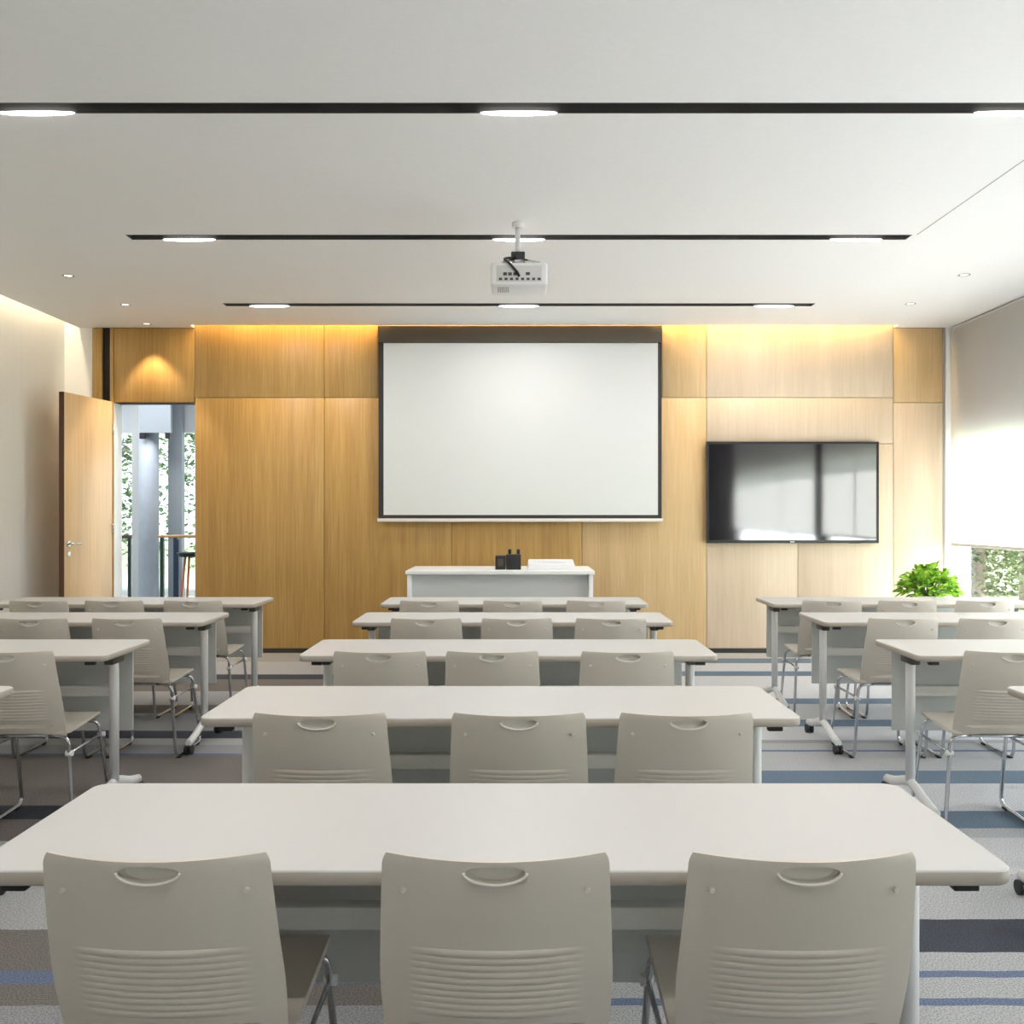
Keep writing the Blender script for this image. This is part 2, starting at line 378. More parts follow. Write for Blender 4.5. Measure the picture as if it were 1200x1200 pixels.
# ---------------------------------------------------------------- projection screen, television
sx0, sx1 = wx(443.5, 8.96), wx(775.5, 8.96); YS = 8.96
sc = thing('projection_screen', ((sx0+sx1)/2, 9.0, wz(610, YS)), 'wide white projection screen with dark border hanging on the oak wall', 'screen')
def rel(o, root):
    o.parent = root; o.matrix_parent_inverse = Matrix.Translation(-root.location); return o
rel(bobj('screen_case', (sx0, sx1, YS-.02, D-.005, wz(401, YS-.02), H-.002), 'case', r=.004), sc)
rel(bobj('screen_border', (sx0, sx1, YS+.004, YS+.012, wz(607.5, YS), wz(400, YS)), 'frame'), sc)
rel(bobj('screen_fabric', (wx(449.5, YS), wx(771, YS), YS, YS+.0035, wz(603.5, YS), wz(402, YS)), 'screen'), sc)
rel(bobj('bottom_bar', (sx0-.01, sx1+.01, YS-.008, YS+.02, wz(611.5, YS), wz(607.6, YS)), 'bar', r=.004), sc)

YT = 8.985
tv = thing('television', (wx(929), 9.0, wz(636, YT)), 'black flat television mounted on the daylit oak wall', 'television')
tx0, tx1, tz0, tz1 = wx(828, YT), wx(1030, YT), wz(636.5, YT), wz(517.5, YT)
rel(bobj('housing', (tx0+.01, tx1-.01, YT+.012, D-.002, tz0+.01, tz1-.01), 'tvframe'), tv)
bm = bmesh.new(); b_ = .022
box(bm, tx0, tx1, YT, YT+.02, tz1-b_, tz1); box(bm, tx0, tx1, YT, YT+.02, tz0, tz0+b_*1.3)
box(bm, tx0, tx0+b_, YT, YT+.02, tz0+b_*1.3, tz1-b_); box(bm, tx1-b_, tx1, YT, YT+.02, tz0+b_*1.3, tz1-b_)
rel(obj('bezel', bm, 'tvframe'), tv)
rel(bobj('display', (tx0+b_, tx1-b_, YT+.006, YT+.011, tz0+b_*1.3, tz1-b_), 'tv'), tv)
rel(bobj('logo', (wx(926, YT), wx(931, YT), YT-.002, YT+.001, tz0+.007, tz0+.02), 'logo'), tv)
rel(bobj('sensor_bar', (wx(994, YT), wx(1008, YT), YT-.008, YT+.001, tz0-.002, tz0+.012), 'black'), tv)

# ---------------------------------------------------------------- ceiling fittings
def slot_light(y, label, grp, xs=(-2.15, 0, 2.2)):
    t = thing('slot_light', (0, y, H), label, 'ceiling light', grp)
    bm = bmesh.new(); w = SW-.002
    box(bm, -SX+.004, SX-.004, -w, w, .10, .105)
    box(bm, -SX+.004, SX-.004, -w, -w+.004, -.001, .10); box(bm, -SX+.004, SX-.004, w-.004, w, -.001, .10)
    box(bm, -SX+.004, -SX+.008, -w+.004, w-.004, 0, .10); box(bm, SX-.008, SX-.004, -w+.004, w-.004, 0, .10)
    obj('channel', bm, 'channel', t)
    bm = bmesh.new(); tube(bm, [(-SX+.02, -.01, .05), (SX-.02, -.01, .05)], .014, seg=8); obj('track', bm, 'bracket', t)
    for x in xs:
        bm = bmesh.new(); n = 28
        rings = []
        for z, k in ((-.0008, 1.0), (-.005, 1.0), (-.010, .75)):
            rings.append([bm.verts.new((x+.17*k*math.cos(2*math.pi*i/n), .043+.017*k*math.sin(2*math.pi*i/n), z)) for i in range(n)])
        for a, b in zip(rings, rings[1:]):
            for i in range(n): bm.faces.new((a[i], a[(i+1) % n], b[(i+1) % n], b[i]))
        bm.faces.new(rings[0]); bm.faces.new(rings[-1][::-1])
        obj('lamp', bm, 'lens', t, smooth=True)
    return t
names = ['out of view', 'out of view',
         'long dark ceiling slot light nearest the camera, running the full width of the photo',
         'long dark ceiling slot light directly above the white projector',
         'long dark ceiling slot light closest to the projection screen']
for y, n in zip(slots, names):
    if n != 'out of view': slot_light(y, n, 'ceiling slot lights')
def area(name, loc, rot, sx, sy, pw, col=(1, 1, 1), shape='RECTANGLE', spread=None):
    l = bpy.data.lights.new(name, 'AREA'); l.shape = shape; l.size = sx; l.size_y = sy; l.energy = pw; l.color = col
    if spread: l.spread = spread
    o = bpy.data.objects.new(name, l); C.objects.link(o); o.location = loc; o.rotation_euler = rot; return o
SLOTW = 8
for y in slots:
    for x in (-2.15, 0, 2.2):
        area('slot_lamp_light', (x, y+.02, H-.012), (0, 0, 0), .34, .06, SLOTW, (1, .96, .92))
dl = None
dspots = [((80, 323), 'left recessed downlight farther from the door'), ((147, 357), 'left recessed downlight nearer the oak wall'),
          ((1130, 322), 'right recessed downlight farther from the television wall'), ((1067, 356), 'right recessed downlight nearer the television wall')]
def downlight(x, y, label):
    t = thing('downlight', (x, y, H), label, 'downlight', 'recessed ceiling downlights')
    bm = bmesh.new(); n = 24
    prof = [(.042, .001), (.044, -.003), (.036, -.003), (.030, .0)]
    rr_ = [[bm.verts.new((r*math.cos(2*math.pi*i/n), r*math.sin(2*math.pi*i/n), z)) for i in range(n)] for r, z in prof]
    for a, b in zip(rr_, rr_[1:]):
        for i in range(n): bm.faces.new((a[i], a[(i+1) % n], b[(i+1) % n], b[i]))
    obj('ring', bm, 'seal', t, smooth=True)
    bm = bmesh.new(); cyl(bm, (0, 0, .0005), (0, 0, -.0015), .029); obj('lamp', bm, 'spot', t)
    return t
for (px, py), lb in dspots:
    y = (H-EYE)*F/(HY-py); x = wx(px, y)
    downlight(x, y, lb)
xs_, ys_ = wx(181), D-.19
downlight(xs_, ys_, 'recessed downlight tight against the oak panel above the doorway')
sl = bpy.data.lights.new('door_spot', 'SPOT'); sl.energy = 40; sl.spot_size = math.radians(76); sl.spot_blend = .5; sl.shadow_soft_size = .02; sl.color = (1, .78, .55)
so = bpy.data.objects.new('door_spot', sl); C.objects.link(so); so.location = (xs_, ys_, H-.01)
# warm cove strips
cl = thing('cove_light_strip', ((XC0+XC1)/2, 8.96, 3.49), 'warm light strip hidden in the ceiling slot above the oak wall', 'light strip')
rel(bobj('strip', (XC0+.02, XC1-.02, 8.955, 8.975, 3.488, 3.499), 'warm'), cl)
area('cove_back_light', ((XC0+XC1)/2, 8.965, 3.48), (math.radians(8), 0, 0), XC1-XC0-.05, .03, 66, (1, .72, .34))
cl = thing('cove_light_strip', (-4.30, 4, 3.49), 'warm light strip hidden in the ceiling slot along the left wall', 'light strip')
rel(bobj('strip', (-4.31, -4.29, -3, 8.9, 3.488, 3.499), 'warm'), cl)
area('cove_left_light', (-4.30, 3.0, 3.48), (0, math.radians(8), 0), .03, 11.8, 60, (1, .82, .58))

# projector
YP = 5.75
pj = thing('projector', (wx(608.5, YP), YP, wz(266, 5.86)), 'white ceiling projector on a short pole in front of the middle slot light', 'projector')
pj.location.z = H
px0, px1 = wx(575, 5.62)-pj.location.x, wx(642, 5.62)-pj.location.x
pz0, pz1 = wz(334, 5.62)-H, wz(307, 5.62)-H
bm = bmesh.new(); bbox(bm, px0, px1, -.13, .15, pz0, pz1, r=.018, seg=3); obj('body', bm, 'projector', pj, smooth=True)
bobj('port_panel', (px0+.035, px1-.035, -.134, -.128, pz0+.02, pz1-.022), 'beam', pj, r=.002)
bm = bmesh.new()
for k in range(8): box(bm, px0+.05+k*.033, px0+.068+k*.033, -.138, -.133, pz0+.028, pz0+.042)
for k in range(3): box(bm, px0+.075+k*.03, px0+.097+k*.03, -.138, -.133, pz0+.056, pz0+.074)
box(bm, px0+.21, px0+.235, -.138, -.133, pz0+.058, pz0+.075)
obj('ports', bm, 'port', pj)
bm = bmesh.new()
for k in range(6): box(bm, px0+.04+k*.012, px0+.046+k*.012, -.08, .06, pz0-.001, pz0+.001)
obj('vent', bm, 'seal', pj)
bm = bmesh.new(); cyl(bm, (.09, .15, (pz0+pz1)/2), (.09, .185, (pz0+pz1)/2), .042); obj('lens', bm, 'port', pj)
bm = bmesh.new(); cyl(bm, (-.01, .03, 0), (-.01, .03, -.03), .035); cyl(bm, (-.01, .03, 0), (-.01, .03, pz1+.09), .016); obj('pole', bm, 'projector', pj)
bm = bmesh.new(); bbox(bm, -.05, .035, -.02, .06, pz1+.045, pz1+.095, r=.006); obj('mount_block', bm, 'black', pj, smooth=True)
bm = bmesh.new()
for a, b in (((-.03, 0, pz1+.05), (px0+.06, -.08, pz1+.008)), ((.02, 0, pz1+.05), (px1-.05, -.08, pz1+.008)), ((-.03, .05, pz1+.05), (px0+.06, .10, pz1+.008)), ((.02, .05, pz1+.05), (px1-.05, .10, pz1+.008))):
    tube(bm, [a, b], .008, seg=8)
obj('mount_arms', bm, 'chrome', pj)
bm = bmesh.new(); tube(bm, [(-.02, -.01, pz1+.06), (-.10, -.08, pz1+.035), (-.06, -.145, pz1-.01), (-.01, -.15, pz0+.07), (0, -.139, pz0+.05)], .008, seg=8, fr=.05); obj('cable', bm, 'black', pj)

# ---------------------------------------------------------------- folding tables
TW, TD, TZ = 1.80, .52, .74
def rounded_slab(x0, x1, y0, y1, z0, z1, r=.035, n=6):
    bm = bmesh.new(); pts = []
    for cx, cy, a0 in ((x1-r, y1-r, 0), (x0+r, y1-r, 90), (x0+r, y0+r, 180), (x1-r, y0+r, 270)):
        for k in range(n+1):
            a = math.radians(a0+90*k/n); pts.append((cx+r*math.cos(a), cy+r*math.sin(a)))
    lv = []
    for z, s in ((z0, .003), (z0+.003, 0), (z1-.003, 0), (z1, .003)):
        lv.append([bm.verts.new((x+(s if x < (x0+x1)/2 else -s), y+(s if y < (y0+y1)/2 else -s), z)) for x, y in pts])
    n_ = len(pts)
    for j in range(3):
        for i in range(n_):
            f = bm.faces.new((lv[j][i], lv[j][(i+1) % n_], lv[j+1][(i+1) % n_], lv[j+1][i])); f.material_index = 1 if j < 2 else 0; f.smooth = True
    bm.faces.new(lv[0][::-1]); bm.faces.new(lv[-1])
    return bm
def make_table():
    t = thing('training_table', (0, 0, 0), '', 'table')
    obj('tabletop', rounded_slab(-TW/2, TW/2, 0, TD, TZ-.027, TZ), ['top', 'edge'], t)
    for s in (-1, 1):
        px = s*(TW/2-.075); cy = .27
        bm = bmesh.new()
        tube(bm, [(px, cy, .13), (px, cy, TZ-.09), (px, cy-.02, TZ-.03)], .021, seg=14, fr=.05, rx=.021)
        lg = obj('leg', bm, 'tleg', t)
        bm = bmesh.new()
        tube(bm, [(px, cy-.27, .062), (px, cy-.17, .080), (px, cy, .135), (px, cy+.17, .080), (px, cy+.27, .062)], .022, seg=12, fr=.08, rx=.018)
        obj('foot', bm, 'tleg', lg)
        for yy in (cy-.26, cy+.26):
            bm = bmesh.new(); cyl(bm, (px-.022, yy, .026), (px-.006, yy, .026), .026, seg=20); cyl(bm, (px+.006, yy, .026), (px+.022, yy, .026), .026, seg=20)
            cyl(bm, (px-.006, yy, .026), (px+.006, yy, .026), .014, seg=12); cyl(bm, (px, yy, .026), (px, yy, .06), .009, seg=10)
            obj('caster', bm, 'black', lg)
        bm = bmesh.new(); bbox(bm, px-.022, px+.022, cy-.06, cy+.06, TZ-.075, TZ-.028, r=.006)
        bbox(bm, min(px, px-s*.12), max(px, px-s*.12), cy-.10, cy-.06, TZ-.05, TZ-.028, r=.004)
        obj('hinge_bracket', bm, 'bracket', t, smooth=True)
        bm = bmesh.new(); bbox(bm, s*(TW/2-.075)-.022, s*(TW/2-.075)+.022, .022, .045, TZ-.045, TZ-.027, r=.003)
        obj('link_clip', bm, 'black', t, smooth=True)
    bobj('crossbeam', (-TW/2+.10, TW/2-.10, .29, .33, .508, .556), 'beam', t, r=.006)
    bm = bmesh.new(); bbox(bm, -TW/2+.075, TW/2-.075, TD-.045, TD-.030, .31, .70, r=.004); obj('modesty_panel', bm, 'panel', t, smooth=True)
    return t
table0 = make_table()

# ---------------------------------------------------------------- chairs
ZB, ZS = .793, .445          # back top, seat
def back_mesh():
    bm = bmesh.new(); nu, nv = 44, 190
    def pt(u, v):           # v 0 top .. 1 bottom rail
        z = ZB+(ZS-.02-ZB)*v
        hw = .184+.012*min(1, v/.6) - .004*max(0, v-.7)/.3
        y = .115*v**1.25 + .042*(u*u)*(1-.25*v)
        if v < .05: hw -= .006*(1-v/.05)**2
        x = u*hw
        z -= .0*u
        if .44 < v < .80:
            k = (v-.44)/.36*10; fade = max(0, 1-(abs(u)/.74)**3)
            vv = k % 1
            y -= .012*fade*vv**.6*(1-vv)
        if v > .85: z += .022*(1-u*u)*(v-.85)/.15
        return (x, y, z)
    g = [[bm.verts.new(pt(-1+2*i/nu, j/nv)) for i in range(nu+1)] for j in range(nv+1)]
    for j in range(nv):
        for i in range(nu): bm.faces.new((g[j][i], g[j][i+1], g[j+1][i+1], g[j+1][i]))
    me = bpy.data.meshes.new('b'); bm.to_mesh(me); bm.free()
    o = bpy.data.objects.new('b', me); C.objects.link(o)
    s = o.modifiers.new('s', 'SOLIDIFY'); s.thickness = .009; s.offset = 0
    def cutter(bmc):
        mc_ = bpy.data.meshes.new('c'); bmesh.ops.recalc_face_normals(bmc, faces=bmc.faces[:]); bmc.to_mesh(mc_); bmc.free()
        c = bpy.data.objects.new('c', mc_); C.objects.link(c)
        k = o.modifiers.new('k', 'BOOLEAN'); k.operation = 'DIFFERENCE'; k.object = c; k.solver = 'EXACT'; return c
    # grip hole: flat top, rounded bottom
    bmc = bmesh.new(); pts = grip_outline()
    for a_ in (-.08, .08): pass
    A = [bmc.verts.new((x, -.08, z)) for x, z in pts]; B = [bmc.verts.new((x, .08, z)) for x, z in pts]
    n = len(pts)
    for i in range(n): bmc.faces.new((A[i], A[(i+1) % n], B[(i+1) % n], B[i]))
    bmc.faces.new(A); bmc.faces.new(B[::-1]); c1 = cutter(bmc)
    # long slot above the bottom rail, arched
    bmc = bmesh.new(); n = 16; A, B = [], []
    for side in (0, 1):
        for i in range(n+1):
            q = -1+2*i/n if side == 0 else 1-2*i/n
            x = q*.150; z = .474+.012*(1-q*q)-(.014 if side else 0)*(1-q**4)-.002*side
            A.append(bmc.verts.new((x, -.02, z))); B.append(bmc.verts.new((x, .25, z)))
    n = len(A)
    for i in range(n): bmc.faces.new((A[i], A[(i+1) % n], B[(i+1) % n], B[i]))
    bmc.faces.new(A); bmc.faces.new(B[::-1]); c2 = cutter(bmc)
    dg = bpy.context.evaluated_depsgraph_get()
    me2 = bpy.data.meshes.new_from_object(o.evaluated_get(dg))
    for q in (o, c1, c2): bpy.data.objects.remove(q)
    me2.materials.clear()
    return me2
def grip_outline(gr=0.0):
    zc = .770; out = []
    n = 14
    for i in range(n+1):      # lower arc
        a = math.pi+math.pi*i/n; out.append(((.050+gr)*math.cos(a), zc+.004+(.0175+gr)*math.sin(a)))
    for i in range(1, n):     # flatter upper arc
        a = math.pi*i/n; out.append(((.050+gr)*math.cos(a), zc+.004+(.012+gr)*math.sin(a)))
    return out
def make_chair():
    t = thing('stacking_chair', (0, 0, 0), '', 'chair')
    me = back_mesh(); me.name = 'backrest'
    bm = bmesh.new(); bm.from_mesh(me); bpy.data.meshes.remove(me)
    obj('backrest', bm, 'shell', t, smooth=True)
    # pale rim along the lower edge of the grip
    bm = bmesh.new(); pts = [(x, .004+.042*(x/.186)**2-.006, z) for x, z in grip_outline(.001)]
    n = 14; low = pts[:n+1]
    tube(bm, low, .0028, seg=8, fr=.001); obj('grip_rim', bm, 'rim', t)
    # shallow pale cup that closes the grip from the front
    bm = bmesh.new(); ol = grip_outline(.0015); rg = []
    for k_, dep in ((1.0, .0), (1.0, .006), (.85, .013), (.5, .016)):
        rg.append([bm.verts.new((x*k_, .003+.042*(x*k_/.186)**2+dep, .772+(z-.772)*k_)) for x, z in ol])
    for a_, b_ in zip(rg, rg[1:]):
        for i in range(len(ol)): bm.faces.new((a_[i], a_[(i+1) % len(ol)], b_[(i+1) % len(ol)], b_[i]))
    bm.faces.new(rg[-1]); obj('grip_cup', bm, 'rim', t, smooth=True)
    for s in (-1, 1):
        bm = bmesh.new(); cyl(bm, (s*.150, .030+.008, .735), (s*.150, .030-.004, .735), .006, .004, seg=12); obj('rivet', bm, 'shell', t)
    # seat
    bm = bmesh.new(); nu, nv = 24, 30; g = []
    for j in range(nv+1):
        v = j/nv; row = []
        for i in range(nu+1):
            u = -1+2*i/nu
            hw = .200-.006*v
            if v > .9: hw -= .03*((v-.9)/.1)**2
            y = .128+.400*v
            z = ZS-.006-.014*math.sin(math.pi*min(1, v*1.1))*(1-u*u)+.012*v-(.028*((v-.86)/.14)**2 if v > .86 else 0)
            if v < .1: z += .006*(1-v/.1)
            row.append(bm.verts.new((u*hw, y, z)))
        g.append(row)
    faces = [bm.faces.new((g[j][i], g[j][i+1], g[j+1][i+1], g[j+1][i])) for j in range(nv) for i in range(nu)]
    me = bpy.data.meshes.new('s'); bm.to_mesh(me); bm.free(); o = bpy.data.objects.new('s', me); C.objects.link(o)
    s = o.modifiers.new('s', 'SOLIDIFY'); s.thickness = .013; s.offset = 0
    me2 = bpy.data.meshes.new_from_object(o.evaluated_get(bpy.context.evaluated_depsgraph_get())); bpy.data.objects.remove(o)
    bm = bmesh.new(); bm.from_mesh(me2); bpy.data.meshes.remove(me2)
    obj('seat', bm, 'shell', t, smooth=True)
    for s in (-1, 1):
        bm = bmesh.new()
        tube(bm, [(s*.10, .19, .418), (s*.190, .165, .418), (s*.194, .215, .011), (s*.198, .60, .011), (s*.184, .50, .412), (s*.10, .49, .412)], .0085, seg=10, fr=.05)
        lg = obj('leg', bm, 'chrome', t)
        bm = bmesh.new(); tube(bm, [(s*.191, .176, .345), (s*.187, .522, .345)], .006, seg=8); obj('stretcher', bm, 'chrome', lg)
        for yy in (.176, .520):
            bm = bmesh.new(); cyl(bm, (s*.190-.014, yy, .345), (s*.190+.014, yy, .345), .012, seg=12); obj('joint_cap', bm, 'tleg', lg)
        for yy in (.26, .54):
            bm = bmesh.new(); bbox(bm, s*.196-.012, s*.196+.012, yy-.02, yy+.02, .0005, .014, r=.004); obj('glide', bm, 'black', lg, smooth=True)
    for yy, zz in ((.19, .418), (.49, .412)):
        bm = bmesh.new(); tube(bm, [(-.10, yy, zz), (.10, yy, zz)], .0085, seg=10); obj('seat_rail', bm, 'chrome', t)
    return t
chair0 = make_chair()
remember()

# rows: near edge distance and chair-back distance, nearest row first
rowY = [1.60, 2.79, 4.01, 5.24, 6.28]
chY = [1.50, 2.575, 3.74, 4.92, 5.92]
rn = ['nearest', 'second', 'third', 'fourth', 'farthest']
ctrX = [(-.050), -.055, -.045, -.035, -.03]
used = [False, False]
def put_table(x, y, label, grp):
    o = table0 if not used[0] else copy_tree(table0); used[0] = True
    o.location = (x, y, 0); tag(o, label, 'table', grp)
def put_chair(x, y, label, grp, rz=0):
    o = chair0 if not used[1] else copy_tree(chair0); used[1] = True
    o.location = (x, y, 0); o.rotation_euler.z = rz; tag(o, label, 'chair', grp)
tl_ = ['white folding training table in the foreground, nearest the camera',
       'white training table of the centre column, second from the camera',
       'white training table of the centre column, third from the camera',
       'white training table of the centre column, fourth from the camera',
       'white training table right in front of the white lectern desk']
for i in range(5): put_table(ctrX[i], rowY[i], tl_[i], 'white training tables')
rowname = ['foreground table', 'second centre table from the camera', 'third centre table from the camera', 'fourth centre table from the camera', 'centre table before the lectern']
ccx = [(-.594, -.038, .465), (-.555, 0, .466), (-.56, -.107, .437), (-.49, -.01, .486), (-.569, -.04, .49)]
random.seed(3)
for i in range(5):
    for x, w in zip(ccx[i], ('left', 'middle', 'right')):
        put_chair(x, chY[i], 'grey stacking chair, %s seat at the %s' % (w, rowname[i]), 'grey stacking chairs', 0)
LX, RX = -1.77-TW/2, 1.71+TW/2
lo = {1: 'white table corner cut off by the left photo edge', 2: 'left side white table, nearest of the three with visible leg ends',
      3: 'left side white table, second nearest with a visible leg', 4: 'farthest white table on the left side, before the open door'}
ro = {1: 'white table corner cut off by the right photo edge', 2: 'right side white table, nearest of the three with visible legs',
      3: 'right side white table, middle of the three with visible legs', 4: 'farthest white table on the right side, before the green plant'}
for i in (1, 2, 3, 4):
    put_table(LX, rowY[i], lo[i], 'white training tables')
    put_table(RX, rowY[i], ro[i], 'white training tables')
A = math.radians
L_ = [(2, -2.06, 3, 'grey stacking chair on the left, nearest one, partly cut by the left photo edge'),
      (3, -2.07, 0, 'grey stacking chair by the aisle at the second nearest left side table'), (3, -2.57, 0, 'grey stacking chair at left photo edge, second nearest left side table'),
      (4, -2.07, 0, 'grey stacking chair by the aisle at the farthest left side table'), (4, -2.57, 0, 'grey stacking chair in the middle of the farthest left side table'),
      (4, -3.05, 0, 'grey stacking chair nearest the left wall at the farthest left side table')]
for r, x, a, d in L_: put_chair(x, chY[r], d, 'grey stacking chairs', A(a))
R_ = [(2, 1.98, -4, 'grey stacking chair on the right, nearest one, partly cut by the right photo edge'),
      (3, 2.03, 0, 'grey stacking chair by the aisle at the middle right side table'), (3, 2.51, 0, 'grey stacking chair at right photo edge, middle right side table'),
      (4, 1.985, -3, 'grey stacking chair by the aisle at the farthest right side table'), (4, 2.467, 0, 'grey stacking chair in the middle of the farthest right side table'),
      (4, 2.96, 0, 'grey stacking chair nearest the window at the farthest right side table')]
for r, x, a, d in R_: put_chair(x, chY[r], d, 'grey stacking chairs', A(a))

# ---------------------------------------------------------------- lectern desk and what stands on it
YD0, YD1 = 7.55, 8.25
dz = wz(669, YD0); dx0, dx1 = wx(475, YD0), wx(697, YD0)
dk_ = thing('lectern_desk', ((dx0+dx1)/2, YD0, 0), 'white teacher desk with recessed front panel below the projection screen', 'desk')
hw = (dx1-dx0)/2
bobj('desk_top', (-hw, hw, 0, YD1-YD0, dz-.03, dz), 'desk', dk_, r=.004)
for s in (-1, 1): bobj('side_panel', (min(s*(hw-.012), s*(hw-.045)), max(s*(hw-.012), s*(hw-.045)), .02, YD1-YD0-.02, 0, dz-.031), 'desk', dk_, r=.003)
bobj('front_panel', (-hw+.046, hw-.046, .13, .15, .05, dz-.031), 'deskp', dk_)
bx0, bx1 = wx(580.5, 7.75), wx(610.5, 7.75)
og = thing('desk_organiser', ((bx0+bx1)/2, 7.75, dz), 'small black desk organiser with two raised prongs on the white desk', 'organiser')
w_ = (bx1-bx0)/2
bobj('low_box', (-w_, -w_+.085, -.04, .05, 0, .115), 'black', og, r=.005)
bobj('tall_box', (-w_+.088, w_, -.05, .06, 0, .125), 'black', og, r=.005)
for a in (-w_+.105, w_-.035): bobj('prong', (a, a+.028, -.01, .02, .1255, .168), 'black', og, r=.008)
bobj('front_plate', (-w_+.02, -w_+.065, -.043, -.0405, .03, .09), 'bracket', og)
cx0, cx1 = wx(618, 7.8), wx(674, 7.8)
cs = thing('control_console', ((cx0+cx1)/2, 7.8, dz), 'flat white console with sloped top lying on the right of the white desk', 'console')
bm = bmesh.new(); w_ = (cx1-cx0)/2
vs, fs = box(bm, -w_, w_, -.10, .16, 0, .075)
for v in vs:
    if v.co.z > .01 and v.co.y < 0: v.co.z = .04
    if v.co.z > .01: v.co.x *= .95
bmesh.ops.bevel(bm, geom=bm.edges[:], offset=.005, segments=2, affect='EDGES'); obj('console_body', bm, 'device', cs, smooth=True)
bm = bmesh.new()
for k in range(8): box(bm, -w_+.05+k*.036, -w_+.074+k*.036, .0, .03, .0575, .0595)
obj('keys', bm, 'bar', cs)

# ---------------------------------------------------------------- potted plant
YPl = 8.25; plx = wx(1088, YPl)
pp = thing('potted_plant', (plx, YPl, 0), 'bushy bright green plant in a pale planter beside the window', 'plant')
bm = bmesh.new(); n = 28
prof = [(.0, 0), (.125, 0), (.135, .02), (.165, .60), (.172, .625), (.158, .63), (.150, .60), (0, .60)]
rg = [[bm.verts.new((max(r, .001)*math.cos(2*math.pi*i/n), max(r, .001)*math.sin(2*math.pi*i/n), z)) for i in range(n)] for r, z in prof]
for a, b in zip(rg, rg[1:]):
    for i in range(n): bm.faces.new((a[i], a[(i+1) % n], b[(i+1) % n], b[i]))
obj('planter', bm, 'pot', pp, smooth=True)
bm = bmesh.new(); cyl(bm, (0, 0, .601), (0, 0, .612), .148); obj('soil', bm, 'soil', pp)
rnd = random.Random(11)
def leaf(bm, base, d, ln, wd, droop, roll):
    d = Vector(d).normalized(); side = d.cross(Vector((0, 0, 1)));
    side = side.normalized() if side.length > .01 else Vector((1, 0, 0))
    side = Matrix.Rotation(roll, 3, d) @ side; nrm = side.cross(d)
    prev = None; n = 5
    for k in range(n+1):
        t = k/n; p = Vector(base)+d*ln*t+Vector((0, 0, -1))*droop*ln*t*t
        w = wd*math.sin(math.pi*min(1, .08+t*.92))**.8*(1 if t < .5 else 1-.35*(t-.5)*2)
        if k == n: w = .0008
        row = [bm.verts.new(p-side*w+nrm*w*.35), bm.verts.new(p), bm.verts.new(p+side*w+nrm*w*.35)]
        if prev:
            for j in (0, 1):
                f = bm.faces.new((prev[j], prev[j+1], row[j+1], row[j])); f.smooth = True
        prev = row
bmL = bmesh.new(); bmS = bmesh.new()
for k in range(330):
    a = rnd.uniform(0, 2*math.pi); el = math.asin(rnd.uniform(-.12, 1)); R_r = rnd.uniform(.6, 1.0)
    tip = Vector((.255*math.cos(a)*math.cos(el), .255*math.sin(a)*math.cos(el), .245*math.sin(el)))*R_r + Vector((0, 0, .655))
    b0 = Vector((.05*math.cos(a), .05*math.sin(a), .61))
    if k % 2 == 0: tube(bmS, [b0, b0*.5+tip*.5+Vector((0, 0, .04)), tip], .0025, seg=5, fr=.03)
    dd = (tip-Vector((0, 0, .63))).normalized()+Vector((rnd.uniform(-.6, .6), rnd.uniform(-.6, .6), rnd.uniform(-.3, .3)))
    leaf(bmL, tip-dd.normalized()*.02, dd, rnd.uniform(.06, .105), rnd.uniform(.020, .034), rnd.uniform(.1, .6), rnd.uniform(-.8, .8))
obj('stems', bmS, 'stem', pp); 
me = bpy.data.meshes.new('foliage'); bmL.to_mesh(me); bmL.free(); me.materials.append(M['leaf'])
fo = bpy.data.objects.new('foliage', me); C.objects.link(fo); fo.parent = pp

# ---------------------------------------------------------------- roller blinds
for (a, b), lb in zip([(-.10, 4.98), (5.15, 8.98)], ['long pale roller blind half covering the near right windows', 'pale roller blind half covering the window by the front right corner']):
    bl_ = thing('roller_blind', (XR-.05, (a+b)/2, H), lb, 'blind', 'roller blinds on the window wall')
    hl = (b-a)/2; zb = 1.045-H
    bm = bmesh.new(); cyl(bm, (0.01, -hl+.02, -.028), (.01, hl-.02, -.028), .022, seg=16); obj('roller', bm, 'white_frame', bl_)
    bobj('fabric', (-.0125, -.0115, -hl, hl, zb+.02, -.03), 'blind', bl_)
    bobj('bottom_bar', (-.022, -.002, -hl, hl, zb-.008, zb+.02), 'beam', bl_, r=.004)

rb = thing('roller_blind', (-.1, Y0R+.04, 2.95), 'unseen pale blind added to soften the rear fill window', 'blind')
bobj('fabric', (-.1, 3.4, -.001, 0, -2.1, 0), 'blind', rb)  # added blind, dims and diffuses the fill from the rear window
# ---------------------------------------------------------------- corridor beyond the door
YF = 11.5
def fx(px): return wx(px, YF)
struct(bobj('trim_4', (-9, 0, D+.19, YF+.3, -.1, -.005), 'pale_panel'), 'pale corridor floor beyond the door')
struct(bobj('trim_5', (-9, 0, D+.19, YF+.3, 3.1, 3.2), 'pale_panel'), 'corridor ceiling beyond the door')
def fz(py): return wz(py, YF)
struct(bobj('sunblock_canopy', (-9, 0, YF+.31, YF+3.2, 3.1, 3.2), 'pale_panel'), 'unseen canopy added to keep sun out of the corridor glazing')  # added overhang, blocks sun from the corridor and its column
struct(bobj('trim_6', (-9, 0, YF+.02, YF+.12, fz(507), 3.1), 'pale_panel'), 'pale band over the corridor glazing')
gw = thing('facade_post', (fx(159), YF-.05, 0), 'pale grey facade post left of the round column beyond the doorway', 'post', 'facade posts beyond the door')
rel(bobj('post', (wx(154.5, YF-.1), wx(163, YF-.1), YF-.1, YF, 0, 3.09), 'beam'), gw)
gw = thing('facade_post', (fx(205), YF-.05, 0), 'grey facade post right of the round column beyond the doorway', 'post', 'facade posts beyond the door')
